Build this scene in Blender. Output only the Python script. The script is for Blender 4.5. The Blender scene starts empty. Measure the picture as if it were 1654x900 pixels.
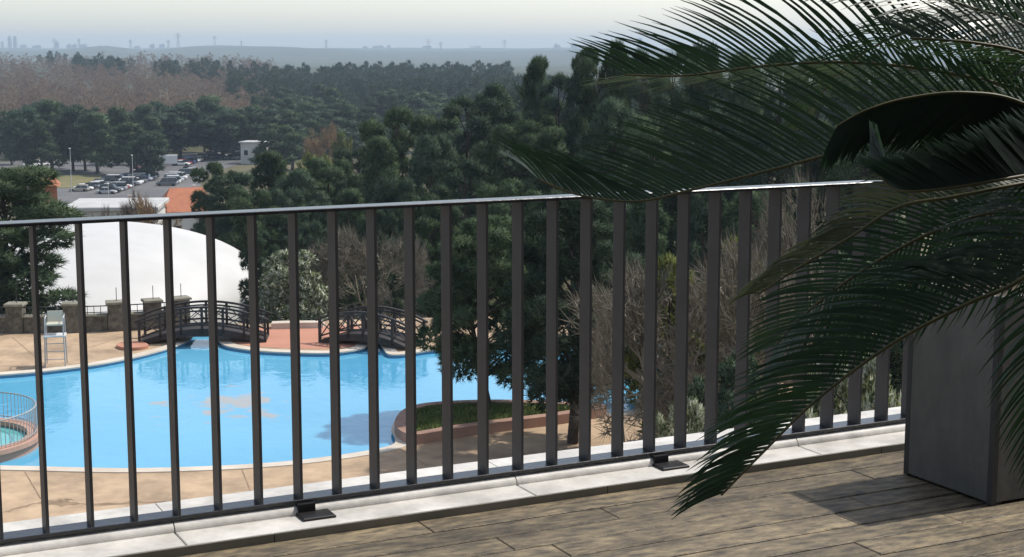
import bpy, math, random
import numpy as np
from mathutils import Vector, Matrix

# ------------------------------------------------------------------ camera, sky, sun, exposure
sc = bpy.context.scene
F, HY, CZ = 2520.0, 75.0, 1.6            # focal length and horizon in photo pixels, eye height above the deck
PITCH = math.atan((450 - HY) / F)
cam = bpy.data.cameras.new('camera'); cam_o = bpy.data.objects.new('camera', cam)
sc.collection.objects.link(cam_o); sc.camera = cam_o
cam.sensor_width = 36; cam.lens = 36 * F / 1654; cam.clip_start = 0.05; cam.clip_end = 40000
cam_o.location = (0, 0, CZ); cam_o.rotation_euler = (math.pi / 2 - PITCH, 0, 0)

SUN_AZ, SUN_EL = math.radians(64.3), math.radians(54)      # azimuth clockwise from +Y
w = bpy.data.worlds.new('World'); sc.world = w; w.use_nodes = True
nt = w.node_tree; bg = nt.nodes['Background']
sky = nt.nodes.new('ShaderNodeTexSky'); sky.sky_type = 'NISHITA'; sky.sun_disc = False
sky.sun_elevation = SUN_EL; sky.sun_rotation = SUN_AZ
sky.air_density = 1.0; sky.dust_density = 1.1; sky.ozone_density = 1.0; sky.altitude = 100
hs = nt.nodes.new('ShaderNodeHueSaturation'); hs.inputs['Saturation'].default_value = .62; nt.links.new(sky.outputs[0], hs.inputs['Color'])
nt.links.new(hs.outputs[0], bg.inputs[0]); bg.inputs[1].default_value = 0.15
sl = bpy.data.lights.new('sun', 'SUN'); sl.energy = 3.0; sl.angle = math.radians(1.2); sl.color = (1.0, .95, .87)
so = bpy.data.objects.new('sun', sl); sc.collection.objects.link(so)
sdir = Vector((math.sin(SUN_AZ) * math.cos(SUN_EL), math.cos(SUN_AZ) * math.cos(SUN_EL), math.sin(SUN_EL)))
so.rotation_euler = sdir.to_track_quat('Z', 'Y').to_euler(); so.location = (20, 10, 40)
sc.view_settings.view_transform = 'Standard'; sc.view_settings.look = 'None'
sc.view_settings.gamma = 1; sc.view_settings.use_curve_mapping = False
sc.view_settings.exposure = 0.45
sc.render.engine = 'CYCLES'
cy = sc.cycles; cy.use_denoising = True; cy.max_bounces = 5; cy.diffuse_bounces = 2; cy.glossy_bounces = 2
cy.transmission_bounces = 3; cy.volume_bounces = 0; cy.transparent_max_bounces = 6; cy.use_adaptive_sampling = False
cy.sample_clamp_indirect = 4

# ------------------------------------------------------------------ helpers
C = sc.collection
rnd = random.Random(7)
rng = np.random.default_rng(11)
_c, _s = math.cos(PITCH), math.sin(PITCH)
def ray(x, y):
    a, b = (x - 827) / F, (450 - y) / F
    return Vector((a, _c + b * _s, -_s + b * _c))
def hit(x, y, z):                      # where the line through a pixel meets the level z
    d = ray(x, y); return Vector((0, 0, CZ)) + d * ((z - CZ) / d.z)
def at(x, y, dist):                    # a point along that line, dist metres ahead
    d = ray(x, y); return Vector((0, 0, CZ)) + d * (dist / d.y)

def mesh_obj(name, verts, faces, mat=None, parent=None, smooth=False, mats=None, midx=None):
    me = bpy.data.meshes.new(name)
    me.from_pydata([tuple(v) for v in verts], [], faces)
    for m in (mats or [mat]):
        if m: me.materials.append(m)
    if midx: me.polygons.foreach_set('material_index', midx)
    if smooth: me.polygons.foreach_set('use_smooth', [True] * len(me.polygons))
    me.update()
    o = bpy.data.objects.new(name, me); C.objects.link(o); o.parent = parent
    return o
def tri_mesh(name, V, n, Nn=None):     # V: (3n,3) array of loose triangles, Nn: one normal each
    me = bpy.data.meshes.new(name)
    me.vertices.add(3 * n); me.vertices.foreach_set('co', V.astype(np.float32).ravel())
    me.loops.add(3 * n); me.loops.foreach_set('vertex_index', np.arange(3 * n, dtype=np.int32))
    me.polygons.add(n); me.polygons.foreach_set('loop_start', np.arange(0, 3 * n, 3, dtype=np.int32))
    me.update(calc_edges=True)
    if Nn is not None:
        me.polygons.foreach_set('use_smooth', np.ones(n, bool)); me.normals_split_custom_set(np.repeat(Nn, 3, 0).astype(np.float32))
    return me
def link(name, me, parent=None, mat=None):
    if mat and not me.materials: me.materials.append(mat)
    o = bpy.data.objects.new(name, me); C.objects.link(o); o.parent = parent
    return o
def empty(name, loc=(0, 0, 0), rz=0.0):
    o = bpy.data.objects.new(name, None); C.objects.link(o); o.location = loc; o.rotation_euler.z = rz
    o.empty_display_size = .1
    return o
def tag(o, label=None, cat=None, group=None, kind=None):
    if label: o['label'] = label
    if cat: o['category'] = cat
    if group: o['group'] = group
    if kind: o['kind'] = kind
    return o
def copy_tree(o, parent=None):
    c = o.copy(); C.objects.link(c); c.parent = parent
    for ch in o.children: copy_tree(ch, c)
    return c

class MB:
    def __init__(s): s.v = []; s.f = []
    def add(s, vs, fs):
        n = len(s.v); s.v += [Vector(v) for v in vs]; s.f += [tuple(n + i for i in f) for f in fs]; return s
    def box(s, c, d, rot=None, bev=0):
        c = Vector(c); h = [x / 2 for x in d]; R = rot or Matrix.Identity(3)
        if not bev:
            vs = [c + R @ Vector((sx * h[0], sy * h[1], sz * h[2])) for sx in (-1, 1) for sy in (-1, 1) for sz in (-1, 1)]
            return s.add(vs, [(0, 1, 3, 2), (4, 6, 7, 5), (0, 4, 5, 1), (2, 3, 7, 6), (0, 2, 6, 4), (1, 5, 7, 3)])
        x, y, z = h; b = bev; vs = []                    # top edges chamfered
        for (a, e, zz) in ((x, y, -z), (x, y, z - b), (x - b, y - b, z)):
            vs += [c + R @ Vector(p) for p in ((-a, -e, zz), (a, -e, zz), (a, e, zz), (-a, e, zz))]
        fs = [(3, 2, 1, 0), (8, 9, 10, 11)]
        for k in (0, 4):
            for i in range(4): fs.append((k + i, k + (i + 1) % 4, k + 4 + (i + 1) % 4, k + 4 + i))
        return s.add(vs, fs)
    def beam(s, p0, p1, wd, ht, up=(0, 0, 1)):
        p0, p1 = Vector(p0), Vector(p1); d = p1 - p0; L = d.length; d.normalize()
        u = Vector(up)
        if abs(d.dot(u)) > .98: u = Vector((0, 1, 0))
        y = u.cross(d).normalized(); z = d.cross(y)
        R = Matrix((d, y, z)).transposed()
        return s.box((p0 + p1) / 2, (L, wd, ht), R)
    def tube(s, pts, rad, n=6, cap=True):
        pts = [Vector(p) for p in pts]; base = len(s.v); k = len(pts); prev = None
        for i, p in enumerate(pts):
            t = (pts[min(i + 1, k - 1)] - pts[max(i - 1, 0)]).normalized()
            a = prev if prev is not None else Vector((1, 0, 0)) if abs(t.x) < .8 else Vector((0, 1, 0))
            a = (a - t * a.dot(t)).normalized(); prev = a; b = t.cross(a)
            r = rad[i] if hasattr(rad, '__len__') else rad
            for j in range(n):
                q = 2 * math.pi * j / n; s.v.append(p + a * (math.cos(q) * r) + b * (math.sin(q) * r))
        for i in range(k - 1):
            for j in range(n):
                a0 = base + i * n + j; a1 = base + i * n + (j + 1) % n
                s.f.append((a0, a1, a1 + n, a0 + n))
        if cap:
            s.f.append(tuple(base + j for j in reversed(range(n)))); s.f.append(tuple(base + (k - 1) * n + j for j in range(n)))
        return s
    def loft(s, rings, cap=True):
        base = len(s.v); n = len(rings[0])
        for r in rings: s.v += [Vector(p) for p in r]
        for i in range(len(rings) - 1):
            for j in range(n):
                a0 = base + i * n + j; a1 = base + i * n + (j + 1) % n
                s.f.append((a0, a1, a1 + n, a0 + n))
        if cap:
            s.f.append(tuple(base + j for j in reversed(range(n)))); s.f.append(tuple(base + (len(rings) - 1) * n + j for j in range(n)))
        return s
    def prism(s, poly, z0, z1):
        n = len(poly); b = len(s.v)
        s.v += [Vector((p[0], p[1], z0)) for p in poly] + [Vector((p[0], p[1], z1)) for p in poly]
        s.f += [tuple(b + i for i in reversed(range(n))), tuple(b + n + i for i in range(n))]
        for i in range(n): s.f.append((b + i, b + (i + 1) % n, b + n + (i + 1) % n, b + n + i))
        return s
    def build(s, name, mat=None, parent=None, smooth=False): return mesh_obj(name, s.v, s.f, mat, parent, smooth)

def catmull(pts, per=6, closed=True):
    out = []; n = len(pts)
    for i in range(n if closed else n - 1):
        if closed: p0, p1, p2, p3 = (pts[(i + k - 1) % n] for k in range(4))
        else: p0, p1, p2, p3 = pts[max(i - 1, 0)], pts[i], pts[i + 1], pts[min(i + 2, n - 1)]
        for k in range(per):
            t = k / per
            out.append(.5 * ((2 * p1) + (p2 - p0) * t + (2 * p0 - 5 * p1 + 4 * p2 - p3) * t * t + (3 * p1 - p0 - 3 * p2 + p3) * t ** 3))
    if not closed: out.append(pts[-1])
    return out

# ------------------------------------------------------------------ materials
def mat(name, col, rough=.7, col2=None, scale=4.0, detail=4, bump=0.0, bscale=None, spec=.4, metal=0.0, stretch=None,
        rot=0.0, world=False, objvar=0.0, lo=.35, hi=.65, trans=None, dirt=None):
    # dirt: (scale, darkest factor, vector scale) - a second, larger pattern of wear and grime
    m = bpy.data.materials.new(name); m.use_nodes = True; N = m.node_tree.nodes; L = m.node_tree.links
    b = N['Principled BSDF']; b.inputs['Roughness'].default_value = rough; b.inputs['Metallic'].default_value = metal
    b.inputs['Specular IOR Level'].default_value = spec
    b.inputs['Base Color'].default_value = (*col, 1)
    vec = None
    if col2 or bump:
        if world: vec = N.new('ShaderNodeNewGeometry').outputs['Position']
        else: vec = N.new('ShaderNodeTexCoord').outputs['Object']
        if stretch or rot:
            mp = N.new('ShaderNodeMapping'); mp.inputs['Rotation'].default_value = (0, 0, rot)
            mp.vector_type = 'POINT'
            L.new(vec, mp.inputs[0]); vec = mp.outputs[0]
            if stretch:
                m2 = N.new('ShaderNodeMapping'); m2.inputs['Scale'].default_value = stretch; L.new(vec, m2.inputs[0]); vec = m2.outputs[0]
    out = None
    if col2:
        n = N.new('ShaderNodeTexNoise'); n.inputs['Scale'].default_value = scale; n.inputs['Detail'].default_value = detail
        n.inputs['Roughness'].default_value = .6
        L.new(vec, n.inputs['Vector'])
        r = N.new('ShaderNodeValToRGB'); r.color_ramp.elements[0].position = lo; r.color_ramp.elements[1].position = hi
        r.color_ramp.elements[0].color = (*col, 1); r.color_ramp.elements[1].color = (*col2, 1)
        L.new(n.outputs['Fac'], r.inputs[0]); out = r.outputs[0]
    if dirt and out:
        dm_ = N.new('ShaderNodeMapping'); dm_.inputs['Scale'].default_value = dirt[2]; L.new(vec, dm_.inputs[0])
        dn = N.new('ShaderNodeTexNoise'); dn.inputs['Scale'].default_value = dirt[0]; dn.inputs['Detail'].default_value = 9; dn.inputs['Roughness'].default_value = .68
        L.new(dm_.outputs[0], dn.inputs['Vector']); dr_ = N.new('ShaderNodeMapRange'); dr_.inputs[1].default_value = .38; dr_.inputs[2].default_value = .60
        dr_.inputs[3].default_value = dirt[1]; dr_.inputs[4].default_value = 1.08; L.new(dn.outputs['Fac'], dr_.inputs[0])
        ds = N.new('ShaderNodeVectorMath'); ds.operation = 'SCALE'; L.new(out, ds.inputs[0]); L.new(dr_.outputs[0], ds.inputs['Scale']); out = ds.outputs[0]
    if objvar:
        oi = N.new('ShaderNodeObjectInfo'); mr = N.new('ShaderNodeMapRange')
        mr.inputs[3].default_value = 1 - objvar; mr.inputs[4].default_value = 1 + objvar
        L.new(oi.outputs['Random'], mr.inputs[0])
        mx = N.new('ShaderNodeVectorMath'); mx.operation = 'SCALE'
        if out: L.new(out, mx.inputs[0])
        else: mx.inputs[0].default_value = col
        L.new(mr.outputs[0], mx.inputs['Scale']); out = mx.outputs[0]
    if out: L.new(out, b.inputs['Base Color'])
    if bump:
        n2 = N.new('ShaderNodeTexNoise'); n2.inputs['Scale'].default_value = bscale or scale * 4; n2.inputs['Detail'].default_value = 3
        L.new(vec, n2.inputs['Vector']); bp = N.new('ShaderNodeBump'); bp.inputs['Strength'].default_value = bump
        bp.inputs['Distance'].default_value = .05
        L.new(n2.outputs['Fac'], bp.inputs['Height']); L.new(bp.outputs[0], b.inputs['Normal'])
    if trans:
        t = N.new('ShaderNodeBsdfTranslucent'); t.inputs[0].default_value = (*trans, 1)
        mxs = N.new('ShaderNodeMixShader'); mxs.inputs[0].default_value = .3
        o_ = N['Material Output']; L.new(b.outputs[0], mxs.inputs[1]); L.new(t.outputs[0], mxs.inputs[2]); L.new(mxs.outputs[0], o_.inputs[0])
    return m

U_ANG = math.atan2(.44647, .8948)
M = {}
M['steel'] = mat('painted_steel', (.026, .026, .030), .26, (.036, .036, .040), 9, bump=.03, spec=.5)
M['bar'] = mat('painted_steel_bar', (.060, .059, .062), .55, (.072, .071, .074), 9, spec=.25)
M['marble'] = mat('white_marble', (.70, .67, .62), .5, (.50, .475, .43), 6, 9, bump=.05, bscale=40, world=True, lo=.4, hi=.75, dirt=(5, .8, (1, 1, 1)))
M['joint'] = mat('dark_joint', (.012, .011, .010), .9)
M['tile'] = mat('wood_look_tile', (.080, .065, .046), .6, (.35, .27, .155), 10.0, 14, bump=.2, bscale=40, rot=-U_ANG,
                stretch=(1, 3.2, 1), world=True, objvar=.22, lo=.36, hi=.76, dirt=(2.6, .55, (1, .6, 1)))
M['strip'] = mat('edge_tile', (.15, .142, .115), .6, (.21, .19, .15), 6, 8, world=True)
M['facade'] = mat('grey_render', (.16, .155, .145), .85, (.20, .19, .18), 2, 5)
M['planter'] = mat('grey_planter', (.095, .096, .088), .6, (.125, .122, .112), 5, 5, bump=.05, bscale=20, dirt=(2.5, .84, (3, 3, .8)))
M['planter_dark'] = mat('planter_trim', (.035, .037, .037), .6)
M['rubber'] = mat('black_plate', (.012, .012, .013), .5)
M['soil'] = mat('soil', (.05, .035, .022), .95, (.09, .065, .04), 20, bump=.5)
M['leaf'] = mat('cycad_leaf', (.017, .033, .024), .36, (.032, .052, .034), 30, spec=.5, trans=(.03, .07, .02))
M['leaf_backlit'] = mat('cycad_leaf_backlit', (.075, .092, .06), .45, (.12, .125, .075), 30, trans=(.07, .085, .035))  # paler copy of the leaf, backlighting put into its colour
M['rachis'] = mat('cycad_rachis', (.055, .056, .018), .5, (.09, .075, .025), 20)
M['cycad_trunk'] = mat('cycad_trunk', (.09, .06, .035), .95, (.16, .11, .07), 25, bump=.8)
M['concrete'] = mat('pool_terrace_concrete', (.50, .36, .23), .85, (.30, .21, .135), .45, 11, bump=.08, bscale=3, world=True, lo=.38, hi=.78, dirt=(.55, .66, (1, 1, 1)))
M['stain'] = mat('dark_stain', (.20, .14, .09), .9, (.30, .21, .13), 2, 6, world=True)
M['coping'] = mat('pool_coping', (.62, .56, .47), .7, (.52, .44, .35), .9, 6, world=True)
M['pinkcoping'] = mat('pink_coping', (.50, .30, .22), .75, (.42, .25, .18), .9, 6, world=True)
M['bedkerb'] = mat('brown_kerb', (.27, .16, .12), .8, (.38, .23, .17), .9, 6, world=True)
M['pink'] = mat('terracotta_paving', (.50, .235, .155), .8, (.43, .20, .13), .6, 6, world=True)
M['pooltile'] = mat('pool_tile', (.10, .30, .50), .4)
M['stone'] = mat('rubble_stone', (.065, .057, .045), .9, (.17, .15, .115), 4.5, 5, bump=.9, bscale=5, world=True, objvar=.12)
M['cap'] = mat('stone_cap', (.26, .245, .19), .85, (.18, .17, .125), 4, 5, world=True)
M['iron'] = mat('dark_iron', (.03, .03, .032), .5)
M['bridge'] = mat('dark_stained_wood', (.022, .017, .015), .6, (.04, .03, .026), 6, bump=.1)
M['white_metal'] = mat('white_metal', (.62, .62, .60), .5, (.5, .5, .48), 4)
M['grey_metal'] = mat('grey_metal', (.30, .31, .31), .5, (.38, .38, .37), 6)
M['cream'] = mat('cream_plastic', (.52, .50, .40), .6)
M['membrane'] = mat('dome_membrane', (.58, .57, .545), .55, (.52, .51, .485), .25, 4, bump=.15, bscale=.5, world=True)
M['grass'] = mat('lawn', (.07, .105, .025), .9, (.13, .16, .045), 1.2, 6, bump=.4, bscale=10, world=True)
M['verge'] = mat('dry_verge', (.13, .13, .05), .95, (.20, .17, .08), .3, 6, world=True)
M['grass_blade'] = mat('grass_blade', (.08, .13, .03), .8, (.16, .18, .05), 1.5, 4, world=True)
M['bark'] = mat('pine_bark', (.035, .028, .023), .95, (.07, .05, .04), 5, bump=.5)
M['needle'] = mat('pine_needles', (.048, .082, .048), .75, (.125, .168, .088), .9, 5, objvar=.28, spec=.2, trans=(.05, .09, .03))
M['needle2'] = mat('pine_needles_bluish', (.042, .076, .052), .75, (.105, .145, .092), .9, 5, objvar=.28, spec=.2, trans=(.04, .07, .03))
M['yneedle'] = mat('fresh_foliage', (.12, .15, .035), .75, (.20, .21, .06), .9, 5, objvar=.15, spec=.2, trans=(.12, .15, .03))
M['twig'] = mat('bare_twigs', (.115, .085, .068), .9, (.17, .125, .095), 1.2, 4, objvar=.18, spec=.1)
M['paletwig'] = mat('pale_twigs', (.155, .138, .105), .9, (.25, .222, .172), 2, 4, objvar=.1, spec=.1)
M['goldtwig'] = mat('golden_twigs', (.24, .16, .09), .9, (.30, .2, .11), 2, 4, spec=.1)
M['silver'] = mat('variegated_leaf', (.09, .13, .06), .5, (.62, .64, .52), 6, 3, lo=.42, hi=.58, trans=(.2, .24, .1))
M['farneedle'] = mat('far_pine_foliage', (.034, .060, .036), .8, (.075, .10, .055), .06, 5, spec=.2, world=True)
M['fartwig'] = mat('far_bare_wood', (.20, .145, .12), .9, (.30, .215, .145), .03, 6, spec=.1, world=True)
M['ground'] = mat('wild_ground', (.075, .085, .035), .95, (.15, .12, .07), .035, 8, world=True)
M['hill'] = mat('wooded_hill', (.035, .05, .028), .95, (.07, .075, .045), .004, 8, world=True)
M['asphalt'] = mat('asphalt', (.10, .10, .105), .9, (.15, .145, .14), .12, 7, world=True)
M['paint'] = mat('road_paint', (.6, .6, .58), .7)
M['wallwhite'] = mat('white_render', (.62, .60, .56), .8, (.54, .52, .48), .7, 5)
M['roofwhite'] = mat('white_sheet_roof', (.52, .51, .49), .6, (.42, .41, .39), .5, 5)
M['rooftile'] = mat('orange_roof_tile', (.46, .17, .085), .8, (.36, .13, .07), 1.2, 5)
M['glass'] = mat('dark_glass', (.02, .025, .03), .08, spec=.6)
M['tyre'] = mat('tyre_rubber', (.012, .012, .012), .8)
M['city'] = mat('city_concrete', (.33, .33, .34), .8, (.42, .41, .40), .02, 3)

# ------------------------------------------------------------------ terrain (one sheet to the horizon)
def sm(a, b, x): t = np.clip((x - a) / (b - a), 0, 1); return t * t * (3 - 2 * t)
RP = np.array([(-3000, 84), (-200, 84), (0, 83), (100, 81), (150, 76), (180, 73.5), (210, 77), (240, 81), (265, 81), (285, 77.5), (320, 75), (360, 74), (420, 74.5),
               (480, 76), (540, 79), (600, 82), (660, 83), (760, 82), (860, 82), (940, 80), (1100, 78), (1400, 80), (4000, 80)], float)
def terrain(x, y):
    x = np.asarray(x, float); y = np.asarray(y, float)
    r = np.hypot(x, y); px = 827 + F * x / np.maximum(y, 1)
    side = sm(520, 900, px)                                     # 0: valley with the car park, 1: wooded rise on the right
    left = -12.5 - 6.0 * sm(72, 95, r) - 11.5 * sm(100, 280, r)
    right = -12.5 - 2.0 * sm(70, 130, r) - 10 * sm(150, 420, r)
    z = left * (1 - side) + right * side
    z = z + (7.5 * (1 - side) + 2 * side) * sm(480, 1100, r)
    wob = np.sin(x * .006 + 1.3) * np.cos(y * .005 + .4) * 2.0
    z = z + wob * sm(520, 800, r)
    z = z + 7 * np.exp(-((r - 1500) / 350.) ** 2) * sm(700, 200, px) - 9 * sm(1700, 2600, r)
    ry = np.interp(px, RP[:, 0], RP[:, 1])
    rz = CZ + (HY - ry) / F * 5200 + .9 * np.sin(x * .011) + .6 * np.sin(x * .031)
    z = z + (rz - z) * sm(3300, 5200, r) * (1 - .8 * sm(5300, 6600, r))
    fz = CZ + (HY - 78.3) / F * 6700 + 1.6 * np.sin(px * .05) + 1.1 * np.sin(px * .021 + 1)
    z = z + (fz - z) * sm(5900, 6700, r)
    return z
th = np.radians(np.arange(-56, 56.01, .16)); rr = np.concatenate([np.linspace(12, 120, 24), np.geomspace(126, 8600, 124)])
TH, RR = np.meshgrid(th, rr); TX = RR * np.sin(TH); TY = RR * np.cos(TH); TZ = terrain(TX, TY)
nr, na = TX.shape
V = np.stack([TX, TY, TZ], -1).reshape(-1, 3)
idx = np.arange(nr * na).reshape(nr, na)
q = np.stack([idx[:-1, :-1], idx[:-1, 1:], idx[1:, 1:], idx[1:, :-1]], -1).reshape(-1, 4)
me = bpy.data.meshes.new('ground'); me.vertices.add(len(V)); me.vertices.foreach_set('co', V.astype(np.float32).ravel())
me.loops.add(len(q) * 4); me.loops.foreach_set('vertex_index', q.astype(np.int32).ravel())
me.polygons.add(len(q)); me.polygons.foreach_set('loop_start', np.arange(0, len(q) * 4, 4, dtype=np.int32))
me.materials.append(M['ground']); me.materials.append(M['hill'])
rq = np.repeat(np.arange(nr - 1), na - 1); me.polygons.foreach_set('material_index', (rr[rq] > 900).astype(np.int32))
me.polygons.foreach_set('use_smooth', np.ones(len(q), bool)); me.update(calc_edges=True)
tag(link('ground', me), kind='structure')
def tz(x, y): return float(terrain(x, y))

# ------------------------------------------------------------------ the near terrace: coordinates u (along the railing), v (outwards)
U = Vector((math.cos(U_ANG), math.sin(U_ANG), 0)); Vv = Vector((-U.y, U.x, 0))
RT = Matrix.Rotation(U_ANG, 3, 'Z')
def uv(u, v, z=0): return U * u + Vv * v + Vector((0, 0, z))
ZP = -10.4                                                       # level of the pool terrace
floor = empty('terrace_floor', uv(0, 0)); tag(floor, kind='structure')
fl = MB().box(uv(2.5, .3, -.18), (15, 9.52, .30), RT).build('floor_bed', M['joint'], floor)
plank_m = {}
v0 = 4.728; row = 0
while v0 > 1.2:
    v1 = v0 - .1405; u = -1.2 + ((row * .53) % 1.1)
    while u < 6.2:
        L = .95 + .35 * rnd.random()
        key = round(L, 1)
        if key not in plank_m:
            b = MB().box((0, 0, 0), (key - .002, .1315, .024), None, .003)
            pm = b.build('plank', M['tile']); plank_m[key] = pm.data; bpy.data.objects.remove(pm)
        c = uv(u + key / 2, (v0 + v1) / 2, -.0075 + rnd.uniform(-.0012, .0012))
        o = link('plank', plank_m[key], floor); o.location = c
        o.rotation_euler = (rnd.uniform(-.004, .004), rnd.uniform(-.0008, .0008), U_ANG)
        u += key
    v0 = v1; row += 1
for k in range(6):
    MB().box(uv(-1 + k * 1.25 + .62, 4.7345, .0085), (1.246, .012, .043), RT).build('riser_tile', M['strip'], floor)
curb = empty('terrace_curb'); tag(curb, kind='structure')
for k in range(7):
    u0 = -1.29 + k * 1.25
    MB().box(uv(u0 + .625, 4.8735, .006), (1.246, .262, .048), RT, .003).build('marble_slab', M['marble'], curb)
    # rounded upstand under the railing
    prof = [(5.17, -.03), (4.99, -.03), (4.90, .012), (4.889, .031)] + [(4.917 - .028 * math.cos(a), .033 + .026 * math.sin(a)) for a in np.linspace(.1, math.pi / 2, 8)] + [(5.15, .059), (5.17, .05)]
    MB().loft([[uv(uu, a, b) for a, b in prof] for uu in (u0 + .002, u0 + 1.248)]).build('marble_upstand', M['marble'], curb)
bw = MB().box(uv(2.5, .9, (ZP - .35) / 2 - .17), (15, 8.3, -ZP - .32), RT).build('building_base', M['wallwhite']); tag(bw, kind='structure')

# unseen hotel front behind the viewer, added to block sky light from there
fc = empty('unseen_hotel_facade', uv(2.5, -2.2)); tag(fc, kind='structure'); fc.rotation_euler.z = U_ANG
MB().box((0, -.25, 4.5), (26, .5, 9.0)).build('facade_wall', M['facade'], fc)
for k in range(8):
    wn = MB().box((-9.8 + k * 2.8, .02, 1.25), (2.2, .08, 2.5)).build('glazed_door', M['glass'], fc)
    MB().box((-9.8 + k * 2.8, .08, 1.25), (.06, .06, 2.5)).build('door_frame', M['steel'], wn)

# railing
rail = empty('balcony_railing', uv(2.4, 4.94, .06)); tag(rail, 'dark grey steel balcony railing with flat vertical bars on white marble curb', 'railing')
VR = 4.905 + .0                                                  # front edge of the flats
def railp(b, name, mt='steel'): o = b.build(name, M[mt], rail); o.matrix_parent_inverse = Matrix.Translation(-rail.location); return o
railp(MB().box(uv(2.45, VR + .041, 1.061), (7.4, .086, .011), RT, .002), 'top_rail')
railp(MB().box(uv(2.45, VR + .038, .074), (7.4, .078, .011), RT, .002), 'bottom_rail')
for i in range(-7, 38):
    railp(MB().box(uv(.8117 + i * .13985, VR + .038, .5675), (.010, .074, .976), RT), 'baluster', 'bar')
for (px, py) in ((489, 822), (1051, 744)):
    c = hit(px, py, .02); uu = c.dot(U)
    railp(MB().box(uv(uu, 4.862, .0355), (.115, .105, .010), RT, .003), 'foot_plate', 'rubber')
    railp(MB().box(uv(uu - .02, 4.90, .052), (.06, .035, .032), RT), 'foot_block', 'rubber')

# planter box at the end of the terrace
pl = empty('planter_box', uv(4.095, 4.215, 0)); tag(pl, 'grey square planter box on the wood-look tiles against the railing', 'planter')
pl.rotation_euler.z = U_ANG
hw, pz = .232, .73
for sgn, ax in ((-1, 0), (1, 0), (-1, 1), (1, 1)):
    d = (.018, 2 * hw - .05, pz) if ax == 0 else (2 * hw - .05, .018, pz)
    MB().box((sgn * (hw - .012) if ax == 0 else 0, sgn * (hw - .012) if ax == 1 else 0, pz / 2 + .016), d).build('side_panel', M['planter'], pl)
for sx in (-1, 1):
    for sy in (-1, 1):
        MB().box((sx * (hw - .014), sy * (hw - .014), pz / 2 + .014), (.024, .024, pz + .01), None, .002).build('corner_post', M['planter_dark'], pl)
        MB().box((sx * (hw - .035), sy * (hw - .035), .0085), (.05, .05, .017)).build('foot', M['rubber'], pl)
MB().box((0, 0, pz - .03), (2 * hw - .05, 2 * hw - .05, .04)).build('soil', M['soil'], pl)
MB().box((0, 0, .03), (2 * hw - .06, 2 * hw - .06, .02)).build('bottom_panel', M['planter_dark'], pl)

# ------------------------------------------------------------------ pool terrace, pool, bridges
Wz = ZP - .13
pool_px = [(-60, 752), (60, 755), (200, 758), (330, 755), (450, 748), (560, 735), (632, 721), (640, 708), (634, 692), (652, 672), (700, 662), (800, 658), (925, 662), (985, 668),
           (1060, 655), (1150, 630), (1200, 600), (1180, 570), (1120, 547), (1030, 538), (960, 541), (880, 550), (800, 557), (700, 566), (650, 573), (628, 572), (620, 562), (612, 552),
           (596, 551), (588, 562), (560, 568), (520, 571), (430, 568), (380, 562), (360, 556), (352, 546), (345, 538), (318, 538), (308, 546), (292, 556), (262, 566), (210, 579),
           (130, 593), (0, 606), (-200, 612), (-330, 640), (-330, 720), (-200, 746)]
pool_pts = catmull([hit(x, y, ZP) for x, y in pool_px], 4)
def offset(loop, d):
    n = len(loop); out = []
    area = sum(loop[i].x * loop[(i + 1) % n].y - loop[(i + 1) % n].x * loop[i].y for i in range(n)); sg = 1 if area > 0 else -1
    for i in range(n):
        t = loop[(i + 1) % n] - loop[i - 1]; t.z = 0; t.normalize(); out.append(loop[i] + Vector((t.y, -t.x, 0)) * d * sg)
    return out
import bmesh
def fill(name, loops, z, mat_, parent=None, thick=0.0):
    bm = bmesh.new(); es = []
    for lp in loops:
        vs = [bm.verts.new((p.x, p.y, z)) for p in lp]
        es += [bm.edges.new((vs[i], vs[(i + 1) % len(vs)])) for i in range(len(vs))]
    bmesh.ops.triangle_fill(bm, use_beauty=True, use_dissolve=False, edges=es, normal=(0, 0, 1))
    for f in bm.faces:
        if f.normal.z < 0: f.normal_flip()
    if thick:
        r = bmesh.ops.extrude_face_region(bm, geom=list(bm.faces))
        bmesh.ops.translate(bm, verts=[v for v in r['geom'] if isinstance(v, bmesh.types.BMVert)], vec=(0, 0, thick))
        bmesh.ops.recalc_face_normals(bm, faces=bm.faces)
    me = bpy.data.meshes.new(name); bm.to_mesh(me); bm.free()
    return link(name, me, parent, mat_)
edge_px = [(-420, 536), (-100, 537), (27, 537), (118, 536), (188, 533), (245, 529), (300, 526), (360, 525), (430, 526), (520, 521), (620, 518), (800, 514), (1000, 512), (1300, 516)]
far_edge = [hit(x, y - 3, ZP) for x, y in edge_px]
outer = [Vector((60, 60, 0)), Vector((60, 9.5, 0)), Vector((9.5, 9.6, 0)), Vector((-14, 9.6, 0)), Vector((-60, 9.6, 0)), Vector((-60, 60, 0))] + far_edge
tag(fill('pool_terrace', [outer, offset(pool_pts, .02)], ZP, M['concrete'], thick=-.02), kind='structure')
MB().loft([[(p.x, p.y, z) for p in outer] for z in (ZP - .02, ZP - 3.4)], False).build('retaining_wall', M['stone']); tag(bpy.data.objects['retaining_wall'], kind='structure')

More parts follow.
